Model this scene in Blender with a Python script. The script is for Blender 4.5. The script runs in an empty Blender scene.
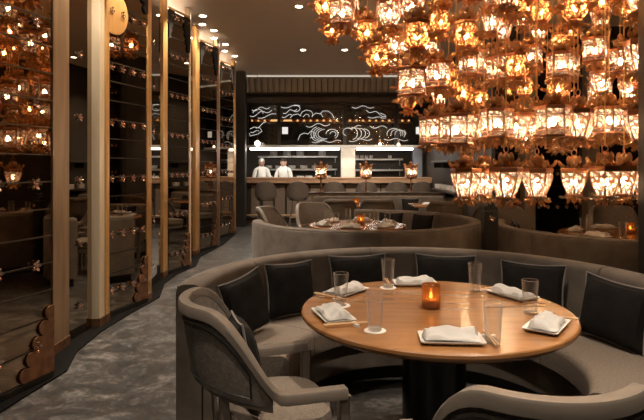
import bpy, math, random
from math import sin, cos, pi, radians as R
from mathutils import Vector, Matrix
random.seed(7)
SC = bpy.context.scene
COL = SC.collection

# ------------------------------------------------------------------ camera, world, exposure
F = 535.0; CX = 322.0; HY = 166.0; CAMZ = 1.5          # focal length in pixels, vanishing point, eye height
cam_data = bpy.data.cameras.new('camera'); cam = bpy.data.objects.new('camera', cam_data); COL.objects.link(cam)
cam.location = (0, 0, CAMZ); cam.rotation_euler = (R(90), 0, 0)
cam_data.sensor_width = 36; cam_data.lens = 36*F/644
cam_data.shift_y = -(210-HY)/644; cam_data.clip_start = .05
SC.camera = cam
world = bpy.data.worlds.new('world'); SC.world = world; world.use_nodes = True
world.node_tree.nodes['Background'].inputs[0].default_value = (1, .8, .62, 1)
world.node_tree.nodes['Background'].inputs[1].default_value = .03
SC.view_settings.view_transform = 'Standard'; SC.view_settings.look = 'None'
SC.view_settings.exposure = 0.55; SC.view_settings.gamma = 1.0; SC.view_settings.use_curve_mapping = False
cy = SC.cycles
cy.use_denoising = True; cy.max_bounces = 7; cy.transparent_max_bounces = 24; cy.glossy_bounces = 4
cy.diffuse_bounces = 3; cy.transmission_bounces = 6; cy.caustics_reflective = False; cy.caustics_refractive = False
cy.sample_clamp_indirect = 4.0; cy.sample_clamp_direct = 0
BULB = 140.0       # lantern bulb emission
SPOT = 170.0      # ceiling downlight watts

def W(x, y, Y):   # pixel + distance -> point
    return Vector(((x-CX)/F*Y, Y, CAMZ-(y-HY)/F*Y))
def onz(x, y, z): # pixel on a horizontal plane of height z
    Y = (CAMZ-z)*F/(y-HY)
    return Vector(((x-CX)/F*Y, Y, z))

# ------------------------------------------------------------------ materials
MATS = {}
def nodes_of(name):
    m = bpy.data.materials.new(name); m.use_nodes = True
    MATS[name] = m
    nt = m.node_tree; b = nt.nodes['Principled BSDF']
    return m, nt, b
def P(name, col, rough=.5, metal=0, spec=.5, noise=None, bump=None, coat=0, sheen=0, alpha=1, stretch=None, trans=0, emit=None, estr=0):
    m, nt, b = nodes_of(name)
    b.inputs['Base Color'].default_value = (*col, 1); b.inputs['Roughness'].default_value = rough
    b.inputs['Metallic'].default_value = metal; b.inputs['Specular IOR Level'].default_value = spec
    if coat: b.inputs['Coat Weight'].default_value = coat; b.inputs['Coat Roughness'].default_value = .12
    if sheen: b.inputs['Sheen Weight'].default_value = sheen; b.inputs['Sheen Roughness'].default_value = .4
    if trans: b.inputs['Transmission Weight'].default_value = trans
    if emit: b.inputs['Emission Color'].default_value = (*emit, 1); b.inputs['Emission Strength'].default_value = estr
    tc = None
    def coord(scale):
        tc = nt.nodes.new('ShaderNodeTexCoord'); mp = nt.nodes.new('ShaderNodeMapping')
        nt.links.new(tc.outputs['Object'], mp.inputs[0])
        if stretch: mp.inputs['Scale'].default_value = stretch
        n = nt.nodes.new('ShaderNodeTexNoise'); n.inputs['Scale'].default_value = scale; n.inputs['Detail'].default_value = 6
        nt.links.new(mp.outputs[0], n.inputs['Vector']); return n
    if noise:                           # (scale, darker colour, contrast)
        n = coord(noise[0]); r = nt.nodes.new('ShaderNodeValToRGB')
        c = noise[2]
        r.color_ramp.elements[0].position = .5-c; r.color_ramp.elements[1].position = .5+c
        r.color_ramp.elements[0].color = (*noise[1], 1); r.color_ramp.elements[1].color = (*col, 1)
        nt.links.new(n.outputs[0], r.inputs[0]); nt.links.new(r.outputs[0], b.inputs['Base Color'])
    if bump:                            # (scale, strength)
        n = coord(bump[0]); bp = nt.nodes.new('ShaderNodeBump'); bp.inputs['Strength'].default_value = bump[1]
        bp.inputs['Distance'].default_value = .01
        nt.links.new(n.outputs[0], bp.inputs['Height']); nt.links.new(bp.outputs[0], b.inputs['Normal'])
    return m
def EM(name, col, s):
    m = bpy.data.materials.new(name); m.use_nodes = True; nt = m.node_tree; nt.nodes.clear()
    e = nt.nodes.new('ShaderNodeEmission'); o = nt.nodes.new('ShaderNodeOutputMaterial')
    e.inputs[0].default_value = (*col, 1); e.inputs[1].default_value = s
    nt.links.new(e.outputs[0], o.inputs[0]); MATS[name] = m; return m

P('fabric', (.175, .142, .115), .88, sheen=.12, noise=(7, (.105, .083, .067), .22), bump=(160, .25))
P('fabric_speckle', (.21, .168, .13), .9, noise=(90, (.13, .10, .08), .2), bump=(160, .25))
P('chair_fabric', (.185, .155, .13), .9, noise=(60, (.115, .095, .08), .2), bump=(190, .25))
P('chair_wood', (.165, .137, .113), .42, noise=(14, (.14, .113, .09), .25), stretch=(1, 1, 5))
P('stool_fabric', (.105, .08, .062), .85, noise=(40, (.075, .056, .044), .2))
P('bar_board', (.17, .125, .095), .45)
P('cushion', (.019, .017, .0155), .95, spec=.15, noise=(9, (.010, .009, .0085), .2), bump=(120, .2))
P('piping', (.20, .18, .165), .8)
P('plinth', (.035, .03, .026), .6)
P('black', (.012, .011, .010), .5)
P('matt_black', (.008, .007, .0065), .9, spec=.08)
P('black_gloss', (.01, .009, .008), .22)
P('dark_wood', (.055, .036, .024), .4, noise=(10, (.03, .02, .014), .2), stretch=(1, 1, .2))
P('wood_mid', (.46, .29, .18), .45, noise=(9, (.34, .20, .12), .2), stretch=(.4, 4, 4))
P('partition_wood', (.40, .32, .25), .5, noise=(8, (.2, .145, .105), .2))
P('ceiling', (.72, .61, .52), .8, noise=(3, (.69, .585, .50), .2))
P('wall_brown', (.06, .045, .035), .6, noise=(4, (.045, .034, .026), .2))
P('wall_dark', (.02, .016, .013), .5)
P('pillar', (.21, .165, .12), .55, noise=(5, (.17, .13, .095), .2))
P('gold', (.80, .45, .16), .42, metal=.45, noise=(6, (.62, .34, .11), .25), stretch=(3, 3, .3))
P('brass_uplit', (.90, .76, .55), .45, metal=.3, noise=(5, (.72, .56, .37), .25), stretch=(3, 3, .3))  # gold brass paled in colour to stand in for uplight on its face
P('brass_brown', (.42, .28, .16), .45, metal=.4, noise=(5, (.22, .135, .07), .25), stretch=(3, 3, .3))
P('copper', (.72, .34, .17), .3, metal=1)
P('copper_dark', (.50, .21, .10), .32, metal=1)
P('copper_old', (.42, .22, .12), .5, metal=.9, noise=(16, (.2, .11, .07), .2))
P('rod_dark', (.05, .04, .03), .4, metal=.6)
P('rosette', (.95, .72, .62), .2, metal=1)
P('mirror', (.38, .31, .235), .012, metal=1)
P('mirror_screen', (.10, .085, .07), .08, metal=1)
P('steel', (.60, .60, .60), .4, metal=.5)
P('steel_blue', (.22, .25, .31), .4, metal=.6)
P('marble', (.78, .72, .63), .35, noise=(3, (.6, .54, .47), .15))
P('porcelain', (.70, .67, .63), .28)
P('napkin', (.53, .505, .475), .85, bump=(90, .15))
P('coaster', (.85, .80, .74), .7)
P('chopstick', (.62, .40, .22), .45)
P('chef_white', (.75, .74, .72), .85)
P('skin', (.5, .3, .22), .6)
P('hair', (.03, .02, .015), .6)
P('candle_wax', (.9, .75, .5), .6)
P('corrugated', (.50, .45, .39), .45, metal=.3)
P('cove_trim', (.72, .66, .58), .5)
EM('bulb', (1, .82, .62), BULB)
EM('down_disc', (1, .82, .62), 30)
EM('neon', (1, .95, .86), .5)
EM('strip', (1, .93, .82), 17)
EM('flame', (1, .62, .25), 16)
EM('cove', (1, .76, .52), 3)
EM('cove_added', (1, .76, .54), 16)
EM('cornice_glow', (1, .86, .70), .42)
EM('globe', (1, .85, .65), 5)
EM('lit_square', (1, .95, .88), .6)
EM('bowl_backlight', (1, .52, .2), 2.2)

# floor: dark veined marble
m, nt, b = nodes_of('floor')
tc = nt.nodes.new('ShaderNodeTexCoord')
n1 = nt.nodes.new('ShaderNodeTexNoise'); n1.inputs['Scale'].default_value = 4.2; n1.inputs['Detail'].default_value = 10; n1.inputs['Roughness'].default_value = .72; n1.inputs['Distortion'].default_value = 1.2
n2 = nt.nodes.new('ShaderNodeTexNoise'); n2.inputs['Scale'].default_value = 24; n2.inputs['Detail'].default_value = 8; n2.inputs['Roughness'].default_value = .7
nt.links.new(tc.outputs['Object'], n1.inputs[0]); nt.links.new(tc.outputs['Object'], n2.inputs[0])
mx = nt.nodes.new('ShaderNodeMath'); mx.operation = 'MULTIPLY_ADD'; mx.inputs[1].default_value = .55
nt.links.new(n2.outputs[0], mx.inputs[0]); nt.links.new(n1.outputs[0], mx.inputs[2])
rp = nt.nodes.new('ShaderNodeValToRGB'); el = rp.color_ramp.elements
el[0].position = .62; el[0].color = (.024, .0225, .021, 1); el[1].position = 1.0; el[1].color = (.22, .207, .193, 1)
e = el.new(.78); e.color = (.05, .047, .044, 1)
nt.links.new(mx.outputs[0], rp.inputs[0]); nt.links.new(rp.outputs[0], b.inputs['Base Color'])
b.inputs['Roughness'].default_value = .34
# table wood
m, nt, b = nodes_of('table_wood')
tc = nt.nodes.new('ShaderNodeTexCoord'); mp = nt.nodes.new('ShaderNodeMapping'); mp.inputs['Scale'].default_value = (1.0, 8, 4); mp.inputs['Rotation'].default_value = (0, 0, .35)
nt.links.new(tc.outputs['Object'], mp.inputs[0])
n1 = nt.nodes.new('ShaderNodeTexNoise'); n1.inputs['Scale'].default_value = 2.2; n1.inputs['Detail'].default_value = 3; n1.inputs['Distortion'].default_value = .1
nt.links.new(mp.outputs[0], n1.inputs[0])
rp = nt.nodes.new('ShaderNodeValToRGB'); el = rp.color_ramp.elements
el[0].position = .22; el[0].color = (.22, .094, .032, 1); el[1].position = .78; el[1].color = (.36, .165, .057, 1)
nt.links.new(n1.outputs[0], rp.inputs[0]); nt.links.new(rp.outputs[0], b.inputs['Base Color'])
b.inputs['Roughness'].default_value = .27; b.inputs['Coat Weight'].default_value = .35; b.inputs['Coat Roughness'].default_value = .2

def glassy(name, tint, diff, mix_t, gloss=.08, pattern=None):
    """thin glass: see-through + light-diffusing + reflecting, pattern = voronoi scale for etched glass"""
    m = bpy.data.materials.new(name); m.use_nodes = True; nt = m.node_tree; nt.nodes.clear()
    t = nt.nodes.new('ShaderNodeBsdfTransparent'); t.inputs[0].default_value = (*tint, 1)
    tl = nt.nodes.new('ShaderNodeBsdfTranslucent'); tl.inputs[0].default_value = (*diff, 1)
    g = nt.nodes.new('ShaderNodeBsdfGlossy'); g.inputs['Roughness'].default_value = .08
    m1 = nt.nodes.new('ShaderNodeMixShader'); m1.inputs[0].default_value = mix_t
    m2 = nt.nodes.new('ShaderNodeMixShader'); m2.inputs[0].default_value = gloss
    o = nt.nodes.new('ShaderNodeOutputMaterial')
    nt.links.new(t.outputs[0], m1.inputs[1]); nt.links.new(tl.outputs[0], m1.inputs[2])
    nt.links.new(m1.outputs[0], m2.inputs[1]); nt.links.new(g.outputs[0], m2.inputs[2]); nt.links.new(m2.outputs[0], o.inputs[0])
    if pattern:
        tc = nt.nodes.new('ShaderNodeTexCoord'); v = nt.nodes.new('ShaderNodeTexVoronoi'); v.inputs['Scale'].default_value = pattern
        v.feature = 'DISTANCE_TO_EDGE'
        r = nt.nodes.new('ShaderNodeValToRGB'); r.color_ramp.elements[0].position = .05; r.color_ramp.elements[1].position = .15
        r.color_ramp.elements[0].color = (1, 1, 1, 1); r.color_ramp.elements[1].color = (mix_t, mix_t, mix_t, 1)
        nt.links.new(tc.outputs['Object'], v.inputs['Vector']); nt.links.new(v.outputs['Distance'], r.inputs[0]); nt.links.new(r.outputs[0], m1.inputs[0])
        cr = nt.nodes.new('ShaderNodeValToRGB'); cr.color_ramp.elements[0].position = .06; cr.color_ramp.elements[1].position = .14
        cr.color_ramp.elements[0].color = (diff[0]*.16, diff[1]*.075, diff[2]*.04, 1); cr.color_ramp.elements[1].color = (*diff, 1)
        nt.links.new(v.outputs['Distance'], cr.inputs[0]); nt.links.new(cr.outputs[0], tl.inputs[0])
    MATS[name] = m; return m
glassy('pane', (1, .90, .76), (1, .93, .83), .10, .06, pattern=26)
glassy('pane_amber', (1, .72, .42), (1, .68, .40), .08, .06, pattern=24)
# petals and leaves: amber glass foil, lets light through and glints
m = bpy.data.materials.new('petal'); m.use_nodes = True; nt = m.node_tree; nt.nodes.clear(); MATS['petal'] = m
def mixs(a, b, f):
    x = nt.nodes.new('ShaderNodeMixShader'); x.inputs[0].default_value = f
    nt.links.new(a.outputs[0], x.inputs[1]); nt.links.new(b.outputs[0], x.inputs[2]); return x
g = nt.nodes.new('ShaderNodeBsdfGlossy'); g.inputs[0].default_value = (1, .70, .42, 1); g.inputs['Roughness'].default_value = .14
tl = nt.nodes.new('ShaderNodeBsdfTranslucent'); tl.inputs[0].default_value = (1, .60, .30, 1)
df = nt.nodes.new('ShaderNodeBsdfDiffuse'); df.inputs[0].default_value = (.78, .39, .165, 1)
tr = nt.nodes.new('ShaderNodeBsdfTransparent'); tr.inputs[0].default_value = (1, .76, .50, 1)
o = nt.nodes.new('ShaderNodeOutputMaterial')
nt.links.new(mixs(mixs(mixs(tl, df, .4), tr, .30), g, .36).outputs[0], o.inputs[0])
# clear drinking glass and amber votive glass (thin walled)
def thin(name, tint, gl):
    m = bpy.data.materials.new(name); m.use_nodes = True; nt = m.node_tree; nt.nodes.clear()
    t = nt.nodes.new('ShaderNodeBsdfTransparent'); t.inputs[0].default_value = (*tint, 1)
    g = nt.nodes.new('ShaderNodeBsdfGlossy'); g.inputs['Roughness'].default_value = .06
    d = nt.nodes.new('ShaderNodeBsdfTranslucent'); d.inputs[0].default_value = (.95, .92, .88, 1)
    d2 = nt.nodes.new('ShaderNodeBsdfDiffuse'); d2.inputs[0].default_value = (.95, .92, .88, 1)
    lw = nt.nodes.new('ShaderNodeLayerWeight'); lw.inputs[0].default_value = .25
    mm = nt.nodes.new('ShaderNodeMath'); mm.operation = 'MULTIPLY_ADD'; mm.inputs[1].default_value = gl; mm.inputs[2].default_value = .015
    o = nt.nodes.new('ShaderNodeOutputMaterial')
    def mx(a, b, f):
        x = nt.nodes.new('ShaderNodeMixShader'); x.inputs[0].default_value = f
        nt.links.new(a.outputs[0], x.inputs[1]); nt.links.new(b.outputs[0], x.inputs[2]); return x
    shine = mx(mx(d, d2, .6), g, .4); out = mx(t, shine, .1)  # whitish mix toward the edges stands in for refracted light
    nt.links.new(lw.outputs['Facing'], mm.inputs[0]); nt.links.new(mm.outputs[0], out.inputs[0]); nt.links.new(out.outputs[0], o.inputs[0]); MATS[name] = m
thin('glass', (.99, .985, .98), .6)
glassy('glass_rim', (.9, .88, .85), (.8, .78, .75), .3, .45)  # rim whitened in colour to stand in for bright refraction
glassy('glass_base', (.93, .91, .88), (.8, .78, .75), .25, .2)
glassy('votive', (.84, .52, .27), (.75, .38, .15), .35, .2)
glassy('bar_glass', (.62, .62, .60), (.2, .2, .2), .05, .05)

# ------------------------------------------------------------------ mesh helpers
class MB:
    def __init__(s): s.v = []; s.f = []
    def add(s, vs, fs):
        o = len(s.v); s.v += [tuple(p) for p in vs]; s.f += [tuple(i+o for i in f) for f in fs]; return s
    def box(s, x0, x1, y0, y1, z0, z1):
        return s.add([(x0,y0,z0),(x1,y0,z0),(x1,y1,z0),(x0,y1,z0),(x0,y0,z1),(x1,y0,z1),(x1,y1,z1),(x0,y1,z1)],
                     [(0,3,2,1),(4,5,6,7),(0,1,5,4),(1,2,6,5),(2,3,7,6),(3,0,4,7)])
    def lathe(s, prof, n=24, a0=0, a1=None, c=(0,0,0)):
        full = a1 is None
        m = n if full else n+1
        vs = []; fs = []
        for i in range(m):
            a = a0 + (2*pi*i/n if full else (a1-a0)*i/n)
            for r, z in prof: vs.append((c[0]+r*cos(a), c[1]+r*sin(a), c[2]+z))
        k = len(prof)
        for i in range(n):
            j = (i+1) % m
            for q in range(k-1): fs.append((i*k+q, j*k+q, j*k+q+1, i*k+q+1))
        s.add(vs, fs)
        if full:
            if prof[0][0] > 1e-5: s.f.append(tuple(len(s.v)-len(vs)+i*k for i in range(m))[::-1])
            if prof[-1][0] > 1e-5: s.f.append(tuple(len(s.v)-len(vs)+i*k+k-1 for i in range(m)))
        return s
    def ring(s, prof, n, a0, a1):      # closed cross-section (r,z) swept over an arc, capped at both ends
        vs = []; fs = []; k = len(prof)
        for i in range(n+1):
            a = a0+(a1-a0)*i/n
            for r, z in prof: vs.append((r*cos(a), r*sin(a), z))
        for i in range(n):
            for q in range(k):
                p = (q+1) % k; fs.append((i*k+q, (i+1)*k+q, (i+1)*k+p, i*k+p))
        fs.append(tuple(range(k))[::-1]); fs.append(tuple(n*k+q for q in range(k)))
        return s.add(vs, fs)
    def tube(s, path, r, n=6, closed=False):
        path = [Vector(p) for p in path]; m = len(path); vs = []; fs = []
        rr = r if isinstance(r, (list, tuple)) else [r]*m
        up = None
        for i, p in enumerate(path):
            if closed: t = path[(i+1) % m]-path[i-1]
            else: t = path[min(i+1, m-1)]-path[max(i-1, 0)]
            t.normalize()
            if up is None: up = Vector((0,0,1)) if abs(t.z) < .9 else Vector((1,0,0))
            a = t.cross(up); a.normalize(); b_ = a.cross(t); up = b_
            for j in range(n):
                q = 2*pi*j/n; vs.append(p + (a*cos(q)+b_*sin(q))*rr[i])
        for i in range(m if closed else m-1):
            k = (i+1) % m
            for j in range(n): fs.append((i*n+j, i*n+(j+1) % n, k*n+(j+1) % n, k*n+j))
        if not closed: fs.append(tuple(range(n))[::-1]); fs.append(tuple((m-1)*n+j for j in range(n)))
        return s.add(vs, fs)
    def sweep(s, path, sections, caps=True):   # explicit sections: list of list of points
        k = len(sections[0]); vs = [p for sec in sections for p in sec]; fs = []
        for i in range(len(sections)-1):
            for q in range(k):
                p = (q+1) % k; fs.append((i*k+q, (i+1)*k+q, (i+1)*k+p, i*k+p))
        if caps: fs.append(tuple(range(k))[::-1]); fs.append(tuple((len(sections)-1)*k+q for q in range(k)))
        return s.add(vs, fs)
    def prism(s, poly, fn, d):   # poly 2d, fn(u,v,w)->point, extruded from 0 to d
        k = len(poly); vs = [fn(u, v, 0) for u, v in poly]+[fn(u, v, d) for u, v in poly]
        fs = [tuple(range(k))[::-1], tuple(range(k, 2*k))]+[(i, (i+1) % k, (i+1) % k+k, i+k) for i in range(k)]
        return s.add(vs, fs)
    def sheet(s, fn, nu, nv, t):  # double-sided curved sheet of thickness t: fn(u,v)->(point, normal)
        vs = []; fs = []
        for side in (1, -1):
            for i in range(nu+1):
                for j in range(nv+1):
                    p, n = fn(i/nu, j/nv); vs.append(Vector(p)+Vector(n)*t*.5*side)
        o = (nu+1)*(nv+1); ix = lambda i, j: i*(nv+1)+j
        for i in range(nu):
            for j in range(nv):
                q = (ix(i,j), ix(i+1,j), ix(i+1,j+1), ix(i,j+1)); fs.append(q); fs.append(tuple(x+o for x in q[::-1]))
        bd = [ix(i,0) for i in range(nu)]+[ix(nu,j) for j in range(nv)]+[ix(i,nv) for i in range(nu,0,-1)]+[ix(0,j) for j in range(nv,0,-1)]
        for a, b_ in zip(bd, bd[1:]+bd[:1]): fs.append((b_, a, a+o, b_+o))
        return s.add(vs, fs)
    def xf(s, M): s.v = [tuple(M @ Vector(p)) for p in s.v]; return s
    def mesh(s, name, mat, smooth=True, ang=38):
        me = bpy.data.meshes.new(name); me.from_pydata(s.v, [], s.f); me.update()
        if smooth:
            me.polygons.foreach_set('use_smooth', [True]*len(me.polygons)); me.set_sharp_from_angle(angle=R(ang))
        me.materials.append(MATS[mat]); return me
    def build(s, name, mat, parent=None, smooth=True, bevel=0, ang=38):
        o = bpy.data.objects.new(name, s.mesh(name, mat, smooth, ang)); COL.objects.link(o)
        if parent: o.parent = parent
        if bevel:
            b_ = o.modifiers.new('bevel', 'BEVEL'); b_.width = bevel; b_.segments = 2; b_.limit_method = 'ANGLE'
        return o
def tag(o, label=None, cat=None, group=None, kind=None):
    if label: o['label'] = label
    if cat: o['category'] = cat
    if group: o['group'] = group
    if kind: o['kind'] = kind
    return o
def empty(name, loc=(0,0,0), rz=0):
    o = bpy.data.objects.new(name, None); COL.objects.link(o); o.location = loc; o.rotation_euler = (0,0,rz); o.empty_display_size = .1; return o
def inst(name, me, parent=None, loc=(0,0,0), rot=(0,0,0), scale=(1,1,1)):
    o = bpy.data.objects.new(name, me); COL.objects.link(o); o.location = loc; o.rotation_euler = rot; o.scale = scale
    if parent: o.parent = parent
    return o
KIDS = {}
def copy_tree(src, parent=None, depth=0):
    c = src.copy(); COL.objects.link(c)
    if parent is not None: c.parent = parent
    for ch in list(src.children): copy_tree(ch, c, depth+1)
    return c
def rounded(x0, x1, z0, z1, r, n=4, corners=(1,1,1,1)):  # rounded rect in (r,z): corners bl, br, tr, tl
    pts = []
    for (cx_, cz_, a, on) in ((x0+r, z0+r, pi, corners[0]), (x1-r, z0+r, 1.5*pi, corners[1]), (x1-r, z1-r, 0, corners[2]), (x0+r, z1-r, .5*pi, corners[3])):
        if on:
            for i in range(n+1): q = a+.5*pi*i/n; pts.append((cx_+r*cos(q), cz_+r*sin(q)))
        else:
            q = a+.25*pi; pts.append((cx_+(r if cos(q) > 0 else -r), cz_+(r if sin(q) > 0 else -r)))
    return pts

# ------------------------------------------------------------------ the room shell
CEIL = 3.85; XL = -2.42; XR = 6.4; YF = -2.2; YB = 16.8
def struct(name, mb, mat, bevel=0, smooth=False): return tag(mb.build(name, mat, None, smooth, bevel), kind='structure')
struct('floor', MB().box(XL-.1, XR+.1, YF-.1, YB+.1, -.1, 0), 'floor')
struct('ceiling', MB().box(XL-.1, XR+.1, YF-.1, 14.05, CEIL, CEIL+.1), 'ceiling')
struct('ceiling_kitchen', MB().box(XL-.1, 2.95, 14.05, YB+.1, 3.3, 3.4), 'wall_dark')
struct('wall_left', MB().box(XL-.1, XL, YF, YB, 0, CEIL), 'wall_brown')
struct('wall_right', MB().box(XR, XR+.1, YF, 9.1, 0, CEIL), 'wall_brown')
struct('wall_front', MB().box(XL-.1, XR+.1, YF-.1, YF, 0, CEIL), 'wall_brown')
struct('wall_rear', MB().box(XL-.1, 2.95, YB, YB+.1, 0, 3.4), 'wall_dark')
struct('wall_side', MB().box(2.85, 2.97, 9.1, YB, 0, CEIL), 'wall_brown')
struct('wall_back', MB().box(2.85, XR+.1, 9.0, 9.1, 0, CEIL), 'wall_dark')

# ------------------------------------------------------------------ mirrored sawtooth wall on the left
rosette_mb = MB()
for k in range(5):
    a = 2*pi*k/5
    rosette_mb.sheet(lambda u, v, a=a: ((.012*cos(a)+ (u*.022)*cos(a)-(v-.5)*.022*(1-abs(2*u-1)**2*.6)*sin(a), .012*sin(a)+(u*.022)*sin(a)+(v-.5)*.022*(1-abs(2*u-1)**2*.6)*cos(a), .012+.010*u*u), (0,0,1)), 3, 2, .004)
rosette_mb.lathe([(.004, 0), (.004, .012), (.010, .014), (.008, .022), (0, .025)], 8)
ROS = rosette_mb.mesh('rosette', 'rosette')
ROWS = [.27+.553*i for i in range(7)]
def mirror_bay(p0, p1, label, nr, medallion=False, bottom_bracket=True):
    p0 = Vector((*p0, 0)); p1 = Vector((*p1, 0)); L = (p1-p0).length
    ang = math.atan2(p1.y-p0.y, p1.x-p0.x)
    root = empty('wall_mirror', p0, ang)           # local x along the panel, local -y points into the room
    tag(root, label, 'mirror', 'mirrored panels of the side wall')
    MB().box(0, L, .03, .06, .06, 3.66).build('backing', 'black', root, False)
    MB().box(0, L, -.01, .06, 0, .055).build('kick_plate', 'black', root, False)
    h = .19; n = 19; z = .06
    tm = MB().box(.012, L-.012, .004, .026, .004, h-.004).mesh('mirror_tile', 'mirror', False)
    for i in range(n+1):
        hh = min(h, 3.66-z)
        o = inst('mirror_tile', tm, root, (0, 0, z)); o.scale.z = hh/h if hh < h else 1
        z += h
        if z > 3.64: break
    jm = MB().box(.0, L, -.001, .02, -.0045, .0045).mesh('joint_rod', 'rod_dark', False)
    z = .06
    for i in range(20):
        if z > 3.66: break
        inst('joint_rod', jm, root, (0, -.002, z)); z += h
    rr = random.Random(int(L*1000))
    for zr in ROWS:
        for k in range(nr):
            inst('rosette', ROS, root, (L*(k+.5)/nr, .004, zr), (R(90), 0, 0), (1.1,)*3)
    # scalloped copper corner brackets at the far end, foot and head
    def scallop(w, hgt, flip):
        steps = 5; poly = [(L, 0)]; r_ = hgt/steps*.56
        for s_ in range(steps):
            cx_ = L-w+w*(s_+.6)/steps; cz_ = hgt*(s_+.5)/steps
            for q in range(7):
                t = R(255-25*q); poly.append((cx_+r_*cos(t), max(0, cz_+r_*sin(t))))
        poly.append((L, hgt))
        return poly
    if bottom_bracket:
        MB().prism(scallop(.27*min(1, L/.9), .46, False), lambda u, v, w: (u, -.004-w, .06+v), .012).build('corner_bracket', 'copper_old', root, False)
    MB().prism(scallop(.24*min(1, L/.9), .5, True), lambda u, v, w: (u, -.004-w, 3.66-v), .012).build('corner_bracket', 'black', root, False)
    MB().prism([(L-a, b_) for a, b_ in scallop(.2*min(1, L/.9), .4, True)],
               lambda u, v, w: (u, -.004-w, 3.66-v), .012).build('corner_bracket', 'black', root, False)
    MB().box(0, L, -.012, .0, 3.66, 3.695).build('top_rail', 'gold', root, False, .003)
    MB().box(.02, L-.02, .015, .05, 3.661, 3.672).build('cove_light', 'cove', root, False)
    if medallion:
        md = MB().lathe([(0, 0), (.22, 0), (.225, .006), (.22, .012), (0, .016)], 40).xf(Matrix.Translation((.12, .002, 3.03)) @ Matrix.Rotation(R(90), 4, 'X'))
        md.v = [(max(x, .004), y, z) for x, y, z in md.v]; md.build('medallion', 'gold', root)
    return root
def post(name, x0, x1, y0, y1, mat, label, parts=None, group=None):
    root = empty(name, ((x0+x1)/2, (y0+y1)/2, 0)); hx = (x1-x0)/2; hy = (y1-y0)/2
    tag(root, label, 'post', group)
    MB().box(-hx, hx, -hy, hy, .0, CEIL-.01).build('shaft', mat, root, False, .006)
    MB().box(-hx-.006, hx+.006, -hy-.006, hy+.006, 0, .09).build('shoe', 'copper_old', root, False, .004)
    return root
def recess_mirror(p0, p1, label):
    p0 = Vector((*p0, 0)); p1 = Vector((*p1, 0)); L = (p1-p0).length
    root = empty('mirror_strip', p0, math.atan2(p1.y-p0.y, p1.x-p0.x)); tag(root, label, 'mirror', 'narrow mirrors between the brass posts')
    MB().box(0, L, 0, .02, 0, CEIL-.02).build('glass', 'mirror', root, False)
    for zr in ROWS:
        inst('rosette', ROS, root, (L*.5, 0, zr), (R(90), 0, 0))
    return root
# bay: panel near end, far end ; then a post at the far end, a narrow mirror recess, a second post
mirror_bay((-2.25, 2.62), (-1.905, 3.78), 'smoked mirror panel reflecting the lanterns, beside the wide brown brass post', 4)
post('brass_post', -2.24, -2.11, 4.20, 4.47, 'brass_brown', 'wide dull brown brass post beside the first mirror panel', group='brass posts of the side wall')
recess_mirror((-2.16, 4.50), (-2.12, 4.92), 'narrow mirror strip between brown post and pale lit post')
post('brass_post', -2.19, -2.055, 4.95, 5.06, 'brass_uplit', 'pale gold post coloured as if uplit, orange edge, before the mirror panel with round medallion', group='brass posts of the side wall')
post('edge_post', -2.12, -2.048, 5.085, 5.16, 'gold', 'slim orange gold edge post behind the pale gold post', group='edge posts of the side wall')
mirror_bay((-2.11, 5.2), (-1.914, 5.85), 'smoked mirror panel carrying a round gold medallion at the top', 4, medallion=True)
post('brass_post', -1.975, -1.91, 5.87, 6.0, 'gold', 'gold post at the far edge of the medallion mirror panel', group='brass posts of the side wall')
recess_mirror((-2.08, 6.25), (-2.12, 7.02), 'narrow mirror strip after the medallion mirror panel')
post('edge_post', -2.17, -2.105, 7.1, 7.3, 'gold', 'orange gold post between the medallion panel and the next mirror', group='edge posts of the side wall')
mirror_bay((-2.11, 7.34), (-1.95, 7.86), 'smoked mirror panel between orange gold post and white lit post', 4)
post('brass_post', -2.03, -1.955, 7.9, 8.0, 'brass_uplit', 'pale bright post coloured as if lit, halfway along the mirrored wall', group='brass posts of the side wall')
recess_mirror((-2.10, 8.2), (-2.13, 8.85), 'narrow mirror strip behind the pale bright post')
post('edge_post', -2.19, -2.105, 8.92, 9.2, 'gold', 'broad gold post after the pale bright post', group='edge posts of the side wall')
mirror_bay((-2.11, 9.25), (-1.93, 9.84), 'smoked mirror panel after the broad gold post', 4)
post('brass_post', -2.0, -1.935, 9.88, 10.1, 'copper_old', 'copper post between the last two mirror panels', group='brass posts of the side wall')
post('edge_post', -2.19, -2.105, 10.75, 11.02, 'gold', 'gold edge post before the last mirror panel', group='edge posts of the side wall')
mirror_bay((-2.11, 11.08), (-1.927, 11.7), 'smoked mirror panel closest to the bar', 4)
post('brass_post', -2.0, -1.93, 11.75, 12.0, 'gold', 'gold post beside the dark bar column', group='brass posts of the side wall')
struct('baseboard_left', MB().prism([(-2.4, 2.0), (-2.0, 2.9), (-1.86, 3.9), (-1.97, 4.3), (-1.99, 4.8), (-1.95, 5.3), (-1.85, 6.1), (-2.0, 6.8), (-2.0, 7.4), (-1.88, 8.0), (-2.0, 8.8), (-1.87, 10.2), (-1.9, 12), (-2.4, 12)], lambda u, v, w: (u, v, .002+w), .01), 'matt_black')

cv = empty('added_cove_trough', (XL+.01, 7.2, 3.50)); tag(cv, 'added brown cove trough with warm light strip behind the mirror tops', 'fill light')  # unseen trough, its strip added to brighten the ceiling
MB().box(0, .12, -5.2, 5.2, 0, .015).build('trough', 'wall_brown', cv, False)
MB().box(.105, .12, -5.2, 5.2, .016, .06).build('lip', 'wall_brown', cv, False)
MB().box(.02, .09, -5.15, 5.15, .016, .026).build('light_strip', 'cove_added', cv, False)

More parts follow.
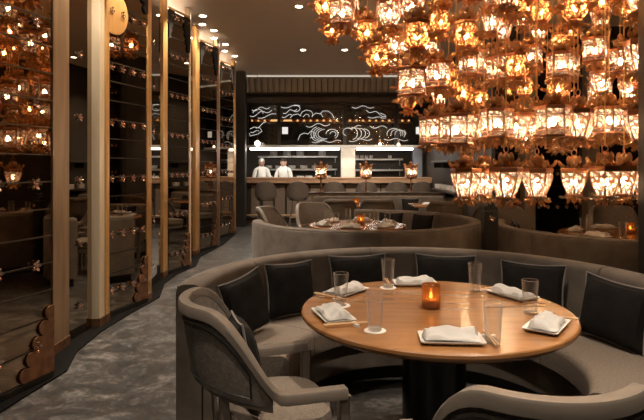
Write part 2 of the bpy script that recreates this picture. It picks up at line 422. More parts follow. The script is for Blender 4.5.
# ------------------------------------------------------------------ ceiling downlights
DL_ring = MB().lathe([(.05, 0), (.062, -.002), (.066, -.010), (.056, -.012), (.05, -.004)], 20).mesh('trim_ring', 'cove_trim')
DL_disc = MB().lathe([(0, -.010), (.051, -.010), (.051, 0)], 20).mesh('lamp_disc', 'down_disc', False)
spot_n = 0
def downlight(x, y, label, watts, size=70, blend=.6, tilt=(0,0)):
    root = empty('downlight', (x, y, CEIL)); tag(root, label, 'ceiling light', 'recessed ceiling downlights')
    inst('trim_ring', DL_ring, root); inst('lamp_disc', DL_disc, root)
    if watts:
        l = bpy.data.lights.new('spot', 'SPOT'); l.energy = watts; l.spot_size = R(size); l.spot_blend = blend; l.color = (1, .85, .68); l.shadow_soft_size = .05
        lo = bpy.data.objects.new('spot', l); COL.objects.link(lo); lo.parent = root; lo.location = (0, 0, -.02); lo.rotation_euler = (tilt[0], tilt[1], 0)
downlight(-.34, 7.86, 'round recessed downlight in the open ceiling beside the lantern cluster', SPOT)
for (x, y) in ((-.38, 10.8), (.46, 10.8), (1.4, 10.8), (2.3, 10.8)):  # last two are added behind the lanterns to light the bar front
    downlight(x, y, 'round recessed downlight turned toward the bar', SPOT*1.5, 62, .6, (.72, 0))
for (x, y) in ((-1.86, 8.35), (-1.87, 9.25), (-1.86, 10.3), (-1.86, 11.4)):
    downlight(x, y, 'small recessed downlight in the row above the mirrored wall', SPOT*.6, 85)
for (x, y) in ((-1.98, 8.85), (-1.98, 9.8), (-1.98, 10.9), (-1.98, 12.0)):
    downlight(x, y, 'small recessed downlight right against the mirrored wall', SPOT*.4, 95)
for (x, y) in ((-1.86, 4.55), (-1.86, 5.4), (-1.86, 6.3), (-1.86, 7.3), (-1.86, 3.3)):
    downlight(x, y, 'small recessed downlight in the row above the mirrored wall', SPOT*1.0, 75)
for (x, y, w) in ((.9, 2.5, 1.5), (-.6, 1.2, 1.3), (1.6, 1.2, 1.5), (-1.2, 4.4, .9), (.2, 4.6, 1.2)):
    downlight(x, y, 'round recessed downlight over the round booth table', SPOT*w, 62)

for (x, y) in ((-.9, -.6), (1.0, -.6)):
    downlight(x, y, 'round recessed downlight behind the barrel chairs, turned to the booth', SPOT*.38, 70, .7, (.62, 0))
for (x, y) in ((.95, 9.55), (2.1, 9.55)):  # both added out of sight to brighten the far partition and bench
    downlight(x, y, 'added round recessed downlight over the far bench, behind the lanterns', SPOT*1.1, 75, .6, (.25, 0))

# ------------------------------------------------------------------ booths
def booth(c, Ro, a0, a1, nseg, label, seams=None, H=.85, ri=.78):
    root = empty('booth', (c[0], c[1], 0)); tag(root, label, 'booth', 'round upholstered booths')
    a0, a1 = R(a0), R(a1); t = .14
    cuts = [a0]+[R(s) for s in (seams or [])]+[a1]
    for s0, s1 in zip(cuts, cuts[1:]):
        g = .0022; n = max(6, int((s1-s0)/.06))
        back = rounded(Ro-t, Ro, .10, H, .045, 4, (0, 0, 1, 1))
        MB().ring(back, n, s0+g, s1-g).build('backrest', 'fabric', root)
        seat = rounded(ri, Ro-t-.004, .30, .455, .05, 4, (0, 0, 0, 1))
        MB().ring(seat, n, s0+g, s1-g).build('seat', 'fabric_speckle', root)
        MB().ring([(ri+.035, .10), (Ro-t-.01, .10), (Ro-t-.01, .298), (ri+.035, .298)], n, s0, s1).build('seat_base', 'fabric', root)
    MB().ring([(ri+.09, 0), (Ro-.04, 0), (Ro-.04, .099), (ri+.09, .099)], 40, a0+.02, a1-.02).build('plinth', 'plinth', root)
    # welt added along the outer top edge, its paleness standing in for rim light
    pth = [((Ro-.012)*cos(a0+(a1-a0)*i/60), (Ro-.012)*sin(a0+(a1-a0)*i/60), H-.012) for i in range(61)]
    MB().tube(pth, .006, 5).build('rim_highlight', 'piping', root)
    return root
B1 = (.60, 2.95); B2 = (.535, 6.70); B3 = (3.36, 5.90)
booth(B1, 1.40, -36, 181, 4, 'taupe velvet curved booth around the round wooden table with copper-lit votive', [22, 63, 100, 146])
booth(B2, 1.40, -172, 92, 4, 'taupe velvet round booth seen from its curved outer back, between the other two', [-88, -30, 30])
booth(B3, 1.42, 150, 330, 4, 'dark shaded round booth beneath the hanging lanterns', [205, 250, 290])

# ------------------------------------------------------------------ cushions
def cushion_proto(S=.40, T=.13):
    def surf(side):
        def f(u, v):
            x = (u-.5)*2; z = (v-.5)*2
            w = (1-abs(x)**2.6)**.5 * (1-abs(z)**2.6)**.5 if abs(x) < 1 and abs(z) < 1 else 0
            pin = 1-.09*(1-abs(x)**2)*abs(z)**3; piz = 1-.09*(1-abs(z)**2)*abs(x)**3
            return (x*S/2*piz, side*T/2*w**.8, z*S/2*pin + S/2)
        return f
    mb = MB(); n = 14
    for side in (1, -1):
        f = surf(side); vs = [f(i/n, j/n) for i in range(n+1) for j in range(n+1)]; fs = []
        for i in range(n):
            for j in range(n):
                q = (i*(n+1)+j, (i+1)*(n+1)+j, (i+1)*(n+1)+j+1, i*(n+1)+j+1); fs.append(q[::1] if side < 0 else q[::-1])
        mb.add(vs, fs)
    f = surf(1); edge = [f(i/n, 0) for i in range(n)]+[f(1, j/n) for j in range(n)]+[f(i/n, 1) for i in range(n, 0, -1)]+[f(0, j/n) for j in range(n, 0, -1)]
    return mb.mesh('cover', 'cushion'), MB().tube(edge, .006, 5, True).mesh('piping', 'piping')
CUSH, CPIP = cushion_proto()
def cushion(pos, rz, tilt, roll, label, group, s=1, wide=1.0):
    root = empty('cushion', pos, 0); root.rotation_mode = 'XYZ'
    root.matrix_world = Matrix.Translation(pos) @ Matrix.Rotation(rz, 4, 'Z') @ Matrix.Rotation(-tilt, 4, 'X') @ Matrix.Translation((0,0,.2*s)) @ Matrix.Rotation(roll, 4, 'Y') @ Matrix.Translation((0,0,-.2*s)) @ Matrix.Diagonal((s*wide, s, s, 1))
    tag(root, label, 'cushion', group); inst('cover', CUSH, root); inst('piping', CPIP, root); return root
def booth_cushion(c, rad, th, roll, label, s=1, z=.462, tilt=R(10), group='dark cushions on the round booths', wide=1.0):
    a = R(th); return cushion(Vector((c[0]+rad*cos(a), c[1]+rad*sin(a), z)), (pi/2+(a-pi/2)*.82 if c is B1 else a)-pi/2, tilt, roll, label, group, s, wide)
for th, roll, lab in ((163, -.13, 'charcoal cushion at the open end of the booth, behind the barrel chair'), (137, .03, 'charcoal cushion next to the end cushion of the booth'),
                      (107, 0, 'charcoal cushion behind the napkin and glass at the back of the table'), (73, 0, 'charcoal cushion at the booth back behind the amber votive'),
                      (41, -.02, 'charcoal cushion behind the tumbler and plate on the curving side of booth'), (9, .06, 'large charcoal cushion past the last square plate on the booth')):
    booth_cushion(B1, 1.09, th, roll, lab, .93, wide=1.08 if th > 120 else 1.2)
for th, lab in ((40, 'dark cushion inside the middle booth against its curved back'), (66, 'dark cushion at the far end of the middle booth')):
    booth_cushion(B2, 1.08, th, 0, lab, .95)
for th, lab in ((165, 'dark cushion at the end of the shaded booth'),):
    booth_cushion(B3, 1.10, th, 0, lab, 1)

# ------------------------------------------------------------------ round tables
def round_table(c, r, label):
    root = empty('round_table', (c[0], c[1], 0)); tag(root, label, 'table', 'round booth tables')
    MB().lathe([(0, .688), (r-.11, .69), (r-.03, .705), (r-.006, .722), (r, .733), (r-.002, .745), (r-.008, .75), (0, .75)], 96).build('table_top', 'table_wood', root, ang=30)
    MB().lathe([(0, .645), (r*.5, .645), (r*.5, .689), (0, .689)], 48).build('apron', 'black', root)
    MB().lathe([(.165, .03), (.165, .645), (0, .645)], 40).build('column', 'black_gloss', root)
    MB().lathe([(0, 0), (.33, 0), (.33, .018), (.30, .03), (0, .03)], 48).build('foot', 'black', root)
    return root
T1 = (.59, 2.82); TR = .70
round_table(T1, TR, 'large round wooden dining table with black column in the nearest booth')
T2 = (.45, 6.85)
round_table(T2, .62, 'round wooden table inside the middle booth')
round_table((3.36, 5.9), .70, 'round wooden table inside the dark shaded booth')

# ------------------------------------------------------------------ table settings
def plate_proto():
    L, D = .27, .155; mb = MB()
    def rr(l, d, r, z): return [(x, y, z) for x, y in rounded(-l/2, l/2, -d/2, d/2, r, 3)]
    secs = [rr(L*.80, D*.72, .01, 0), rr(L, D, .012, .014), rr(L, D, .012, .018), rr(L*.95, D*.92, .011, .017), rr(L*.80, D*.72, .01, .006)]
    return mb.sweep(None, secs).mesh('plate', 'porcelain')
PLATE = plate_proto()
def napkin_proto(seed):
    rg = random.Random(seed); nx, ny = 18, 12; L, D = .235, .125; mb = MB()
    ph = [rg.uniform(0, 6) for _ in range(4)]
    def top(u, v):
        x = (u-.5)*L; y = (v-.5)*D
        fold = .011*(1 if v > .30 else 0)+.011*(1 if .46 < v < .80 and u > .12 else 0)
        edge = min(1, min(u, 1-u, v, 1-v)*18)
        z = (.012+fold+.006*sin(5*u+ph[0])*cos(4*v+ph[1])+.004*sin(13*u+ph[2]+5*v))*edge**.5
        return (x+.006*sin(6*v+ph[3]), y+.005*sin(7*u+ph[1]), max(z, .001))
    vs = [top(i/nx, j/ny) for i in range(nx+1) for j in range(ny+1)]; k = len(vs)
    vs += [(x, y, 0) for x, y, z in vs]; fs = []; ix = lambda i, j: i*(ny+1)+j
    for i in range(nx):
        for j in range(ny):
            q = (ix(i,j), ix(i+1,j), ix(i+1,j+1), ix(i,j+1)); fs.append(q); fs.append(tuple(a+k for a in q[::-1]))
    bd = [ix(i,0) for i in range(nx)]+[ix(nx,j) for j in range(ny)]+[ix(i,ny) for i in range(nx,0,-1)]+[ix(0,j) for j in range(ny,0,-1)]
    for a, b_ in zip(bd, bd[1:]+bd[:1]): fs.append((b_, a, a+k, b_+k))
    return mb.add(vs, fs).mesh('napkin', 'napkin', ang=60)
NAPS = [napkin_proto(s) for s in (1, 2, 3)]
CHOP = MB().tube([(0, 0, 0), (0, .10, 0), (0, .225, 0)], [.0042, .0036, .0022], 6).mesh('chopstick', 'chopstick')
REST = MB().sweep(None, [[(x, y, z) for y, z in ((-.010, 0), (.010, 0), (.009, h), (-.009, h))] for x, h in ((-.03, .012), (-.022, .014), (0, .008), (.022, .014), (.03, .012))]).mesh('chopstick_rest', 'porcelain')
GLASS = MB().lathe([(.031, .0125), (.0415, .171), (.0398, .171), (.0298, .0125)], 28).mesh('wall', 'glass', ang=50)
GRIM = MB().tube([(.0406*cos(2*pi*i/28), .0406*sin(2*pi*i/28), .1722) for i in range(28)], .0011, 5, True).mesh('rim', 'glass_rim')
GBASE = MB().lathe([(0, 0), (.0295, 0), (.031, .003), (.0312, .0105), (.029, .012), (0, .012)], 28).mesh('base', 'glass_base', ang=50)
COASTER = MB().lathe([(0, 0), (.05, 0), (.05, .003), (0, .003)], 28).mesh('coaster', 'coaster', False)
VOT_B = MB(); prof = []
for i in range(9):
    z = .006+i*.0135; prof += [(.046, z), (.0495, z+.006)]
VOT_B.lathe([(0, 0), (.042, 0), (.046, .004)]+prof+[(.046, .128), (.043, .128), (.040, .012), (0, .012)], 32)
VOT = VOT_B.mesh('glass_cup', 'votive', ang=70)
WAX = MB().lathe([(0, 0), (.03, 0), (.03, .035), (0, .033)], 20).mesh('candle', 'candle_wax')
FLAME = MB().lathe([(0, 0), (.007, .008), (.009, .016), (.005, .03), (0, .042)], 10).mesh('flame', 'flame')
def votive(p, label, group='amber votives on the tables'):
    root = empty('votive_candle', p); tag(root, label, 'candle holder', group)
    inst('glass_cup', VOT, root); c = inst('candle', WAX, root, (0,0,.0125)); inst('flame', FLAME, c, (0,0,.036)); return root
def setting(tc, pos, rz, label, group, seed, chop=True, z=.75):
    p = Vector((pos[0], pos[1], z+.0005))
    w = ' '+label
    o = inst('plate', PLATE, None, p, (0,0,rz)); tag(o, 'white rectangular plate under a folded napkin,'+w, 'plate', group+' plates')
    o = inst('napkin', NAPS[seed % 3], None, p+Vector((0,0,.0195)), (0,0,rz+.05*((seed % 3)-1))); tag(o, 'folded white linen napkin on rectangular plate,'+w, 'napkin', group+' napkins')
    if chop:
        M = Matrix.Rotation(rz, 3, 'Z')
        for k in (0, 1):
            q = p+M @ Vector((.165+k*.013, -.10, .0175)); o = inst('chopstick', CHOP, None, q, (R(-1.2), 0, rz+.03*k)); tag(o, 'slim wooden chopstick laid beside the plate,'+w, 'chopstick', group+' chopsticks')
        o = inst('chopstick_rest', REST, None, p+M @ Vector((.171, .055, 0)), (0,0,rz)); tag(o, 'small white chopstick rest beside the plate,'+w, 'chopstick rest', group+' chopstick rests')
def tumbler(p, label, group, coaster=False):
    p = Vector(p)
    if coaster:
        o = inst('coaster', COASTER, None, p+Vector((0,0,.0005))); tag(o, 'round white paper coaster under '+label, 'coaster', 'paper coasters'); p = p+Vector((0,0,.004))
    o = empty('tumbler', p+Vector((0,0,.0005))); tag(o, label, 'glass', group)
    inst('wall', GLASS, o); inst('rim', GRIM, o); inst('base', GBASE, o)
ST = [(336, 291, 'at the back beside a tumbler on coaster', 62), (333, 317, 'nearest the barrel chair', -38), (412, 281, 'at the back edge between two cushions', 3),
      (451, 341, 'at the front edge before the empty chair', 4), (521, 295, 'at the table edge behind a clear tumbler', -28), (549, 328, 'at the rounded edge facing the large cushion', 58)]
for i, (x, y, lab, rot) in enumerate(ST):
    p = onz(x, y, .75); d = Vector((T1[0]-p.x, T1[1]-p.y))
    if d.length > TR-.135:       # keep the plate on the table
        d2 = d.normalized()*(TR-.135); p = Vector((T1[0]-d2.x, T1[1]-d2.y, .75)); 
    rz = math.atan2(d.y, d.x)-pi/2
    setting(T1, p, rz, lab, 'round table', i)
for x, y, lab, co in ((341, 306, 'clear tumbler standing by the back corner napkin', True), (375, 331, 'clear tumbler on coaster between barrel chair and front plate', True), (388, 288, 'clear tumbler before the cushion at the back of the booth', True),
                  (475, 292, 'clear tumbler just past the amber votive', False), (493, 343, 'clear tumbler beside the front plate', False), (530, 314, 'clear tumbler by the last two plates', False)):
    tumbler(onz(x, y, .75), lab, 'clear tumblers on the round table', co)
votive(onz(431, 308, .7505), 'ribbed amber glass votive with lit candle on the large round table')
# the two tables behind
for tc, n, nm, rad, off, r0 in ((T2, 6, 'on the middle booth table', .45, .3, .62), ((3.36, 5.9), 6, 'on the shaded booth table', .52, .5, .7)):
    for k in range(n):
        a = off+2*pi*k/n; setting(tc, (tc[0]+rad*cos(a), tc[1]+rad*sin(a)), a+pi/2, nm, nm[3:], k, False)
        a += .48; tumbler((tc[0]+(rad-.06)*cos(a), tc[1]+(rad-.06)*sin(a), .75), 'clear tumbler '+nm, 'tumblers '+nm)
    votive((tc[0]+.05, tc[1]+.02, .7505), 'ribbed amber votive with lit candle '+nm)

# ------------------------------------------------------------------ barrel chairs
def chair_proto():
    root = empty('barrel_chair')
    # plan curve: arms run forward, back is an arc ; s in [-1,1]
    Rc = .285
    def plan(t):                     # t 0..1 along the U
        arm = .25; arc = pi*Rc; tot = 2*arm+arc; s = t*tot
        if s < arm: return (-Rc-.012*(1-s/arm), .24-s), (-1, 0), 0
        if s > arm+arc: q = (s-arm-arc)/arm; return (Rc+.012*q, -.01+q*.25), (1, 0), 0
        a = pi+(s-arm)/Rc
        return (Rc*cos(a), -.01+Rc*sin(a)*1.02), (cos(a), sin(a)), sin((s-arm)/Rc)
    def ztop(b):
        t = max(0, min(1, b/.85)); return .605+.335*t*t*(3-2*t)
    def zbot(b): return .55+.06*b
    N = 56; rail = []; panel_o = []
    for i in range(N+1):
        t = i/N; (x, y), (nx, ny), b_ = plan(t); zt = ztop(b_); lean = .085*b_
        P0 = Vector((x+nx*lean, y+ny*lean, zt)); n = Vector((nx, ny, 0))
        wdt = .05-.008*b_; h = .042
        rail.append([P0-n*wdt*.62+Vector((0,0,-h)), P0+n*wdt*.5+Vector((0,0,-h)), P0+n*wdt*.5+Vector((0,0,-.008)), P0+n*wdt*.38, P0-n*wdt*.5, P0-n*wdt*.62+Vector((0,0,-.008))])
    MB().sweep(None, rail).build('top_rail', 'chair_wood', root)
    secs = []; line = []; inner = []
    for i in range(N+1):
        t = i/N; (x, y), (nx, ny), b_ = plan(t)
        if b_ < .12: continue
        zt = ztop(b_)-.038; zb = min(zbot(b_), zt-.01); n = Vector((nx, ny, 0)); sec = []
        def pt(z, off):
            l = .085*b_*max(0, (z-.45)/(ztop(b_)-.45)); return Vector((x, y, z))+n*(l+off)
        secs.append([pt(zb, -.012), pt(zb, .014), pt((zt+zb)/2, .018), pt(zt, .014), pt(zt, -.02), pt((zt+zb)/2, -.032)])
        if b_ > .34:
            line.append((pt(zt-.035, .0225), pt(zb+.03, .0205)))
    MB().sweep(None, secs).build('back_shell', 'chair_fabric', root)
    loop = [p for p, q in line]+[q for p, q in line[::-1]]
    MB().tube(loop, .0032, 4, True).build('stitch_line', 'black', root)
    lr = []
    for i in range(N+1):
        t = i/N; (x, y), (nx, ny), b_ = plan(t)
        if b_ < .12: continue
        n = Vector((nx, ny, 0)); P0 = Vector((x, y, zbot(b_)))
        lr.append([P0-n*.018+Vector((0,0,-.018)), P0+n*.022+Vector((0,0,-.018)), P0+n*.022+Vector((0,0,.012)), P0-n*.018+Vector((0,0,.012))])
    MB().sweep(None, lr).build('lower_rail', 'chair_wood', root)
    # legs: front ones rise to the arms, rear ones to the shell
    for sx in (-1, 1):
        MB().sweep(None, [[(sx*.285+dx*w, .232+dy*w, z) for dx, dy in ((-1,-1),(1,-1),(1,1),(-1,1))] for z, w in ((0, .014), (.30, .021), (.57, .022))]).build('leg', 'chair_wood', root, bevel=.004)
    for sx in (-1, 1):
        MB().sweep(None, [[(sx*(.165+k)+dx*w, -.225-k*1.2+dy*w, z) for dx, dy in ((-1,-1),(1,-1),(1,1),(-1,1))] for z, w, k in ((0, .014, .03), (.32, .020, 0), (.61, .020, .012))]).build('leg', 'chair_wood', root, bevel=.004)
    def sq(s, z, n=28):
        out = []
        for i in range(n):
            a = 2*pi*i/n; c, d = cos(a), sin(a); k = (abs(c)**3.2+abs(d)**3.2)**(-1/3.2); out.append((s*c*k, .0+s*d*k*(.95), z))
        return out
    MB().sweep(None, [sq(.235, .30), sq(.25, .31), sq(.25, .365), sq(.235, .37)]).build('seat_rail', 'chair_wood', root)
    MB().sweep(None, [sq(.235, .371), sq(.255, .385), sq(.262, .43), sq(.25, .462), sq(.20, .474), sq(.1, .479)]).build('seat', 'fabric_speckle', root)
    return root
CH = chair_proto(); used = [False]
def chair(x, y, look, label, group, z=0):
    c = CH if not used[0] else copy_tree(CH); used[0] = True
    c.location = (x, y, z); c.rotation_euler = (0, 0, math.atan2(look[1], look[0])-pi/2); tag(c, label, 'chair', group); return c
G = 'barrel dining chairs'
chair(-.22, 2.38, (.95, .30), 'taupe barrel chair at the large round table, dark cushion inside, beside booth end', G)
chair(.60, 1.665, (-.04, 1), 'taupe barrel chair at the large round table, seen from straight behind', G)
chair(-.50, 7.28, (1, -.3), 'taupe barrel chair at the open end of the middle booth', G)
chair(-.04, 7.9, (.45, -1), 'taupe barrel chair facing the middle booth table', G)
chair(2.72, 7.3, (.5, -1), 'shaded barrel chair on the far side of the dark booth, beside the wall pillar', G)
chair(4.0, 7.3, (-.35, -1), 'shaded barrel chair behind the dark booth table with votive', G)
cushion(Vector((-.305, 2.353, .482)), math.atan2(.30, .95)-pi/2+pi, R(11), .1, 'dark cushion resting in the barrel chair', None, .9)

# ------------------------------------------------------------------ tables and bench in front of the bar partition
PY = 11.5
pr = empty('bar_partition', (1.2, PY, 0)); tag(pr, 'low pale wooden partition with dark top behind the far bench', 'partition')
MB().box(-1.47, 1.45, 0, .12, 0, .90).build('panel', 'partition_wood', pr, False, .01)
MB().box(-1.50, 1.48, -.03, .17, .90, .935).build('cap', 'dark_wood', pr, False, .008)
be = empty('bench', (1.2, PY-.02, 0)); tag(be, 'long upholstered bench along the low partition', 'bench')
MB().box(-1.4, 1.4, -.55, -.02, .30, .45).build('seat', 'fabric', be, False, .03)
MB().box(-1.4, 1.4, -.14, -.01, .46, .86).build('backrest', 'fabric', be, False, .03)
MB().box(-1.38, 1.38, -.48, -.05, 0, .30).build('base', 'plinth', be, False)
def small_table(x, y, label):
    root = empty('small_table', (x, y, 0)); tag(root, label, 'table', 'small tables before the bar')
    MB().box(-.38, .38, -.38, .38, .715, .75).build('table_top', 'table_wood', root, False, .01)
    MB().lathe([(0, 0), (.24, 0), (.24, .02), (.04, .03), (.035, .715), (0, .715)], 24).build('pedestal', 'black', root)
for x, y, lab in ((.62, 10.45, 'small square table with votive before the bench'), (2.12, 10.45, 'small square table with white napkin before the bench')):
    small_table(x, y, lab)
votive((.66, 10.3, .7505), 'amber votive on the small square table before the bench')
setting(None, (2.05, 10.25), 0, 'on the small square table', 'small table', 1, False)
setting(None, (.45, 10.3), 0, 'beside the far votive', 'small table', 2, False)
for x, y, lab in ((.29, 9.35, 'barrel chair with its back to the middle booth, before the votive table'), (.95, 9.35, 'barrel chair beside its twin before the votive table'),
                  (2.0, 8.9, 'barrel chair behind the curved end of the middle booth'), (2.64, 8.4, 'barrel chair next to the dark finial post')):
    chair(x, y, (0, 1), lab, G)
cushion(Vector((1.85, PY-.35, .452)), pi*0, R(14), 0, 'dark cushion on the far bench against the partition', None, .95)

# ------------------------------------------------------------------ bar and open kitchen
BX0, BX1 = -2.0, 2.84
bc = empty('bar_counter', (0, 13.8, 0)); tag(bc, 'long wooden bar counter with lit wood fascia and dark front', 'bar counter')
MB().box(BX0, BX1, 0, .62, 1.165, 1.20).build('worktop', 'wood_mid', bc, False, .006)
MB().box(BX0, BX1, .02, .06, 1.06, 1.164).build('fascia', 'wood_mid', bc, False, .004)
MB().box(BX0, BX1, .2, .6, .0, 1.164).build('front_panel', 'dark_wood', bc, False)
for i in range(16):
    x = BX0+.15+i*.31; MB().box(x, x+.26, .185, .2, .15, 1.0).build('front_board', 'bar_board', bc, False, .004)
MB().tube([(BX0, .1, .22), (BX1, .1, .22)], .025, 8).build('foot_rail', 'brass_brown', bc)
# bar column left, pillars in the pass
def pillar(name, x0, x1, y0, y1, z0, z1, mat, label):
    r_ = empty(name, ((x0+x1)/2, (y0+y1)/2, z0)); tag(r_, label, 'pillar'); hx, hy = (x1-x0)/2, (y1-y0)/2
    MB().box(-hx, hx, -hy, hy, 0, z1-z0).build('shaft', mat, r_, False, .01)
    MB().box(-hx-.015, hx+.015, -hy-.015, hy+.015, 0, .06).build('foot', mat, r_, False, .005)
pillar('bar_column', -2.16, -1.90, 13.2, 13.5, 0, CEIL-.01, 'black', 'black column where the mirrored wall meets the bar')
pillar('pass_pillar', .52, .90, 14.55, 14.9, 0, 2.02, 'marble', 'pale marble pillar in the open kitchen')
pillar('service_pillar', 2.48, 2.72, 14.5, 14.8, 0, 2.02, 'steel_blue', 'bluish grey steel pillar at the end of the open kitchen')
# corrugated cornice over the bar
co = empty('bar_cornice', (0, 13.9, 3.15)); tag(co, 'corrugated metal cornice with pale cove edge above the bar', 'cornice')
MB().box(XL+.02, 2.84, -.12, .14, .64, .69).build('cove_edge', 'cove_trim', co, False, .006)
MB().box(XL+.05, 2.82, -.135, -.121, .645, .685).build('cove_light', 'cornice_glow', co, False)
MB().box(XL+.02, 2.84, .10, .15, .0, .64).build('backing', 'wall_brown', co, False)
MB().box(XL+.02, 2.84, -.02, .10, .0, .14).build('lower_beam', 'dark_wood', co, False, .01)
MB().box(XL+.02, 2.84, -.03, .10, .22, .26).build('mid_beam', 'dark_wood', co, False, .01)
rib = MB().sweep(None, [[(dx*.07, y-.02*(1-dx*dx), z) for dx in (-1, -.5, 0, .5, 1)]+[(.07, y+.06, z), (-.07, y+.06, z)] for y, z in ((.04, .27), (.0, .45), (-.08, .63))]).mesh('cornice_rib', 'corrugated')
for i in range(33):
    inst('cornice_rib', rib, co, (XL+.12+i*.158, 0, 0))
# kitchen frame: header with strip light, mullions, dark glass with neon clouds
hd = empty('kitchen_screen', (0, 14.0, 2.0)); tag(hd, 'dark glass screen with black mullions above the kitchen pass', 'screen')
MB().box(BX0, BX1, .06, .12, -.02, .05).build('sill', 'steel', hd, False, .005)
MB().box(BX0, BX1, .06, .12, 1.1, 1.16).build('head_rail', 'black', hd, False)
for x in (-1.98, -1.13, .6, 1.95, 2.8):
    MB().box(x-.045, x+.045, .05, .13, .05, 1.10).build('mullion', 'black', hd, False, .005)
for x0, x1 in ((-1.935, -1.175), (-1.085, .555), (.645, 1.905), (1.995, 2.755)):
    MB().box(x0, x1, .088, .096, .05, 1.10).build('glass_pane', 'bar_glass', hd, False)
for x0, x1, lab in ((-1.9, .46, 'long white strip light over the kitchen pass beside the chefs'), (.92, 2.4, 'white strip light over the bottles past the marble pillar')):
    s_ = empty('strip_light', ((x0+x1)/2, 14.19, 1.93)); tag(s_, lab, 'strip light'); L = (x1-x0)/2
    MB().box(-L, L, -.04, .04, 0, .045).build('diffuser', 'strip', s_, False)
    MB().box(-L-.02, L+.02, -.05, .05, .046, .06).build('housing', 'steel', s_, False)

# neon clouds
def arcp(cx, cz, r, a0, a1, n=14, ez=.75): return [(cx+r*cos(R(a0+(a1-a0)*i/n)), cz+ez*r*sin(R(a0+(a1-a0)*i/n))) for i in range(n+1)]
def spiral(cx, cz, r0, r1, a0, a1, n=22, ez=.75): return [(cx+(r0+(r1-r0)*i/n)*cos(R(a0+(a1-a0)*i/n)), cz+ez*(r0+(r1-r0)*i/n)*sin(R(a0+(a1-a0)*i/n))) for i in range(n+1)]
def wave(x0, z0, x1, z1, amp, k, n=20): return [(x0+(x1-x0)*i/n, z0+(z1-z0)*i/n+amp*sin(k*pi*i/n)) for i in range(n+1)]
def neon_sign(pxs, label):
    """tubes in pixels (x, y of the photo on the plane of the glass screen)"""
    Yn = 14.0; root = empty('neon_sign', (W(pxs[0][0][0], 0, Yn).x, Yn, 2.5)); tag(root, label, 'neon sign', 'neon clouds over the bar')
    for p in pxs:
        pts = []
        for (x, y) in p:
            w = W(x, y, Yn); pts.append((w.x-root.location.x, 0, w.z-2.5))
        MB().tube(pts, .0072, 5).build('neon_tube', 'neon', root)
        q = Vector(pts[0]); MB().tube([q, q+Vector((0, .087, 0))], .006, 4).build('bracket', 'black', root)
def scroll_cloud(x, y, s, flip=1):
    f = lambda pts: [(x+flip*(px-x), y-(py-y)) for px, py in pts]
    return [f(spiral(x, y, s*.25, s, 0, 400)), f(arcp(x, y, s*1.45, 20, 200)), f(arcp(x+s*1.7, y-s*.2, s*.9, -30, 160)), f(wave(x-s*1.8, y-s*.7, x+s*2.4, y-s*.9, s*.22, 3))]
neon_sign([wave(250, 116, 272, 110, 1.5, 3), wave(252, 110, 270, 107, 1.4, 3), arcp(258, 113, 5, 180, 370), wave(258, 118, 276, 114, 1, 2)], 'wavy white neon cloud in the first pane beside the black column')
neon_sign([[(250, 129), (254, 127), (260, 128), (262, 131), (258, 134), (250, 136), (249.5, 133)], wave(250.5, 132, 259, 131, .8, 2), wave(256, 128, 266, 122, .8, 2)], 'small white neon curl low in the first pane')
neon_sign([wave(281, 107, 300, 106, 1.2, 2), wave(283, 113, 297, 109, 1.2, 3), arcp(296, 108.5, 4, -120, 120), wave(282, 117, 292, 115, 1, 2)], 'flat white neon swirl high above the lit square lamp')
neon_sign([[(290, 118), (293, 115), (298, 114), (301, 116)], [(300, 116), (302, 112), (306, 110), (311, 111), (313, 114), (312, 117)], [(312, 116), (316, 113), (321, 114), (323, 117)], [(320, 114), (323, 111), (328, 111), (332, 114), (334, 118)], [(303, 117), (306, 114), (309, 115), (309, 117)]], 'white neon row of rounded cloud tops')
cl = []
for k in range(4): cl.append([(318+k*2.6+ (7+k*.3)*cos(R(a)), 134-(9-k)*sin(R(a))*.8) for a in range(100, 281, 15)])
cl += [[(x, y) for x, y in ((298, 140), (300, 135), (304, 133), (308, 134), (311, 131), (315, 133), (314, 137), (310, 138))], wave(306, 126, 330, 124, 1.5, 3), wave(312, 142, 341, 141, 1, 4), [(332+ (6)*cos(R(a)), 134-6*sin(R(a))*.8) for a in range(-60, 200, 20)], [(333+ (3)*cos(R(a)), 134-3*sin(R(a))*.8) for a in range(-60, 200, 20)]]
neon_sign(cl, 'large white neon cloud of nested waves before the middle mullion')
cl = []
for k in range(4): cl.append([(352+k*4+ (5.5)*cos(R(a)), 133.5-(7.5-k*.6)*sin(R(a))*.8) for a in range(-80, 110, 16)])
cl += [[(348+ (5)*cos(R(a)), 132-5*sin(R(a))*.8) for a in range(30, 260, 18)], wave(349, 141, 372, 139, 1, 3), wave(349, 128, 361, 126, 1, 2)]
neon_sign(cl, 'white neon cloud of nested arcs right after the middle mullion')
cl = []
for k in range(3): cl.append([(394+k*3+ (7-k)*cos(R(a)), 134-(7-k)*sin(R(a))*.8) for a in range(-20, 200, 18)])
cl += [wave(384, 139, 408, 140, 1, 3), wave(370, 126, 387, 128, 1.6, 2), [(404, 137), (406, 133), (404, 130)]]
neon_sign(cl, 'white neon cloud of three arches before the last mullion')
neon_sign([wave(352, 107, 374, 107, 1.2, 3), wave(366, 110, 386, 116, 1.5, 3), [(380, 113), (385, 115), (386, 118), (381, 118)], wave(368, 117, 382, 118, .8, 2)], 'thin white neon ribbon of cloud high in the last wide pane')

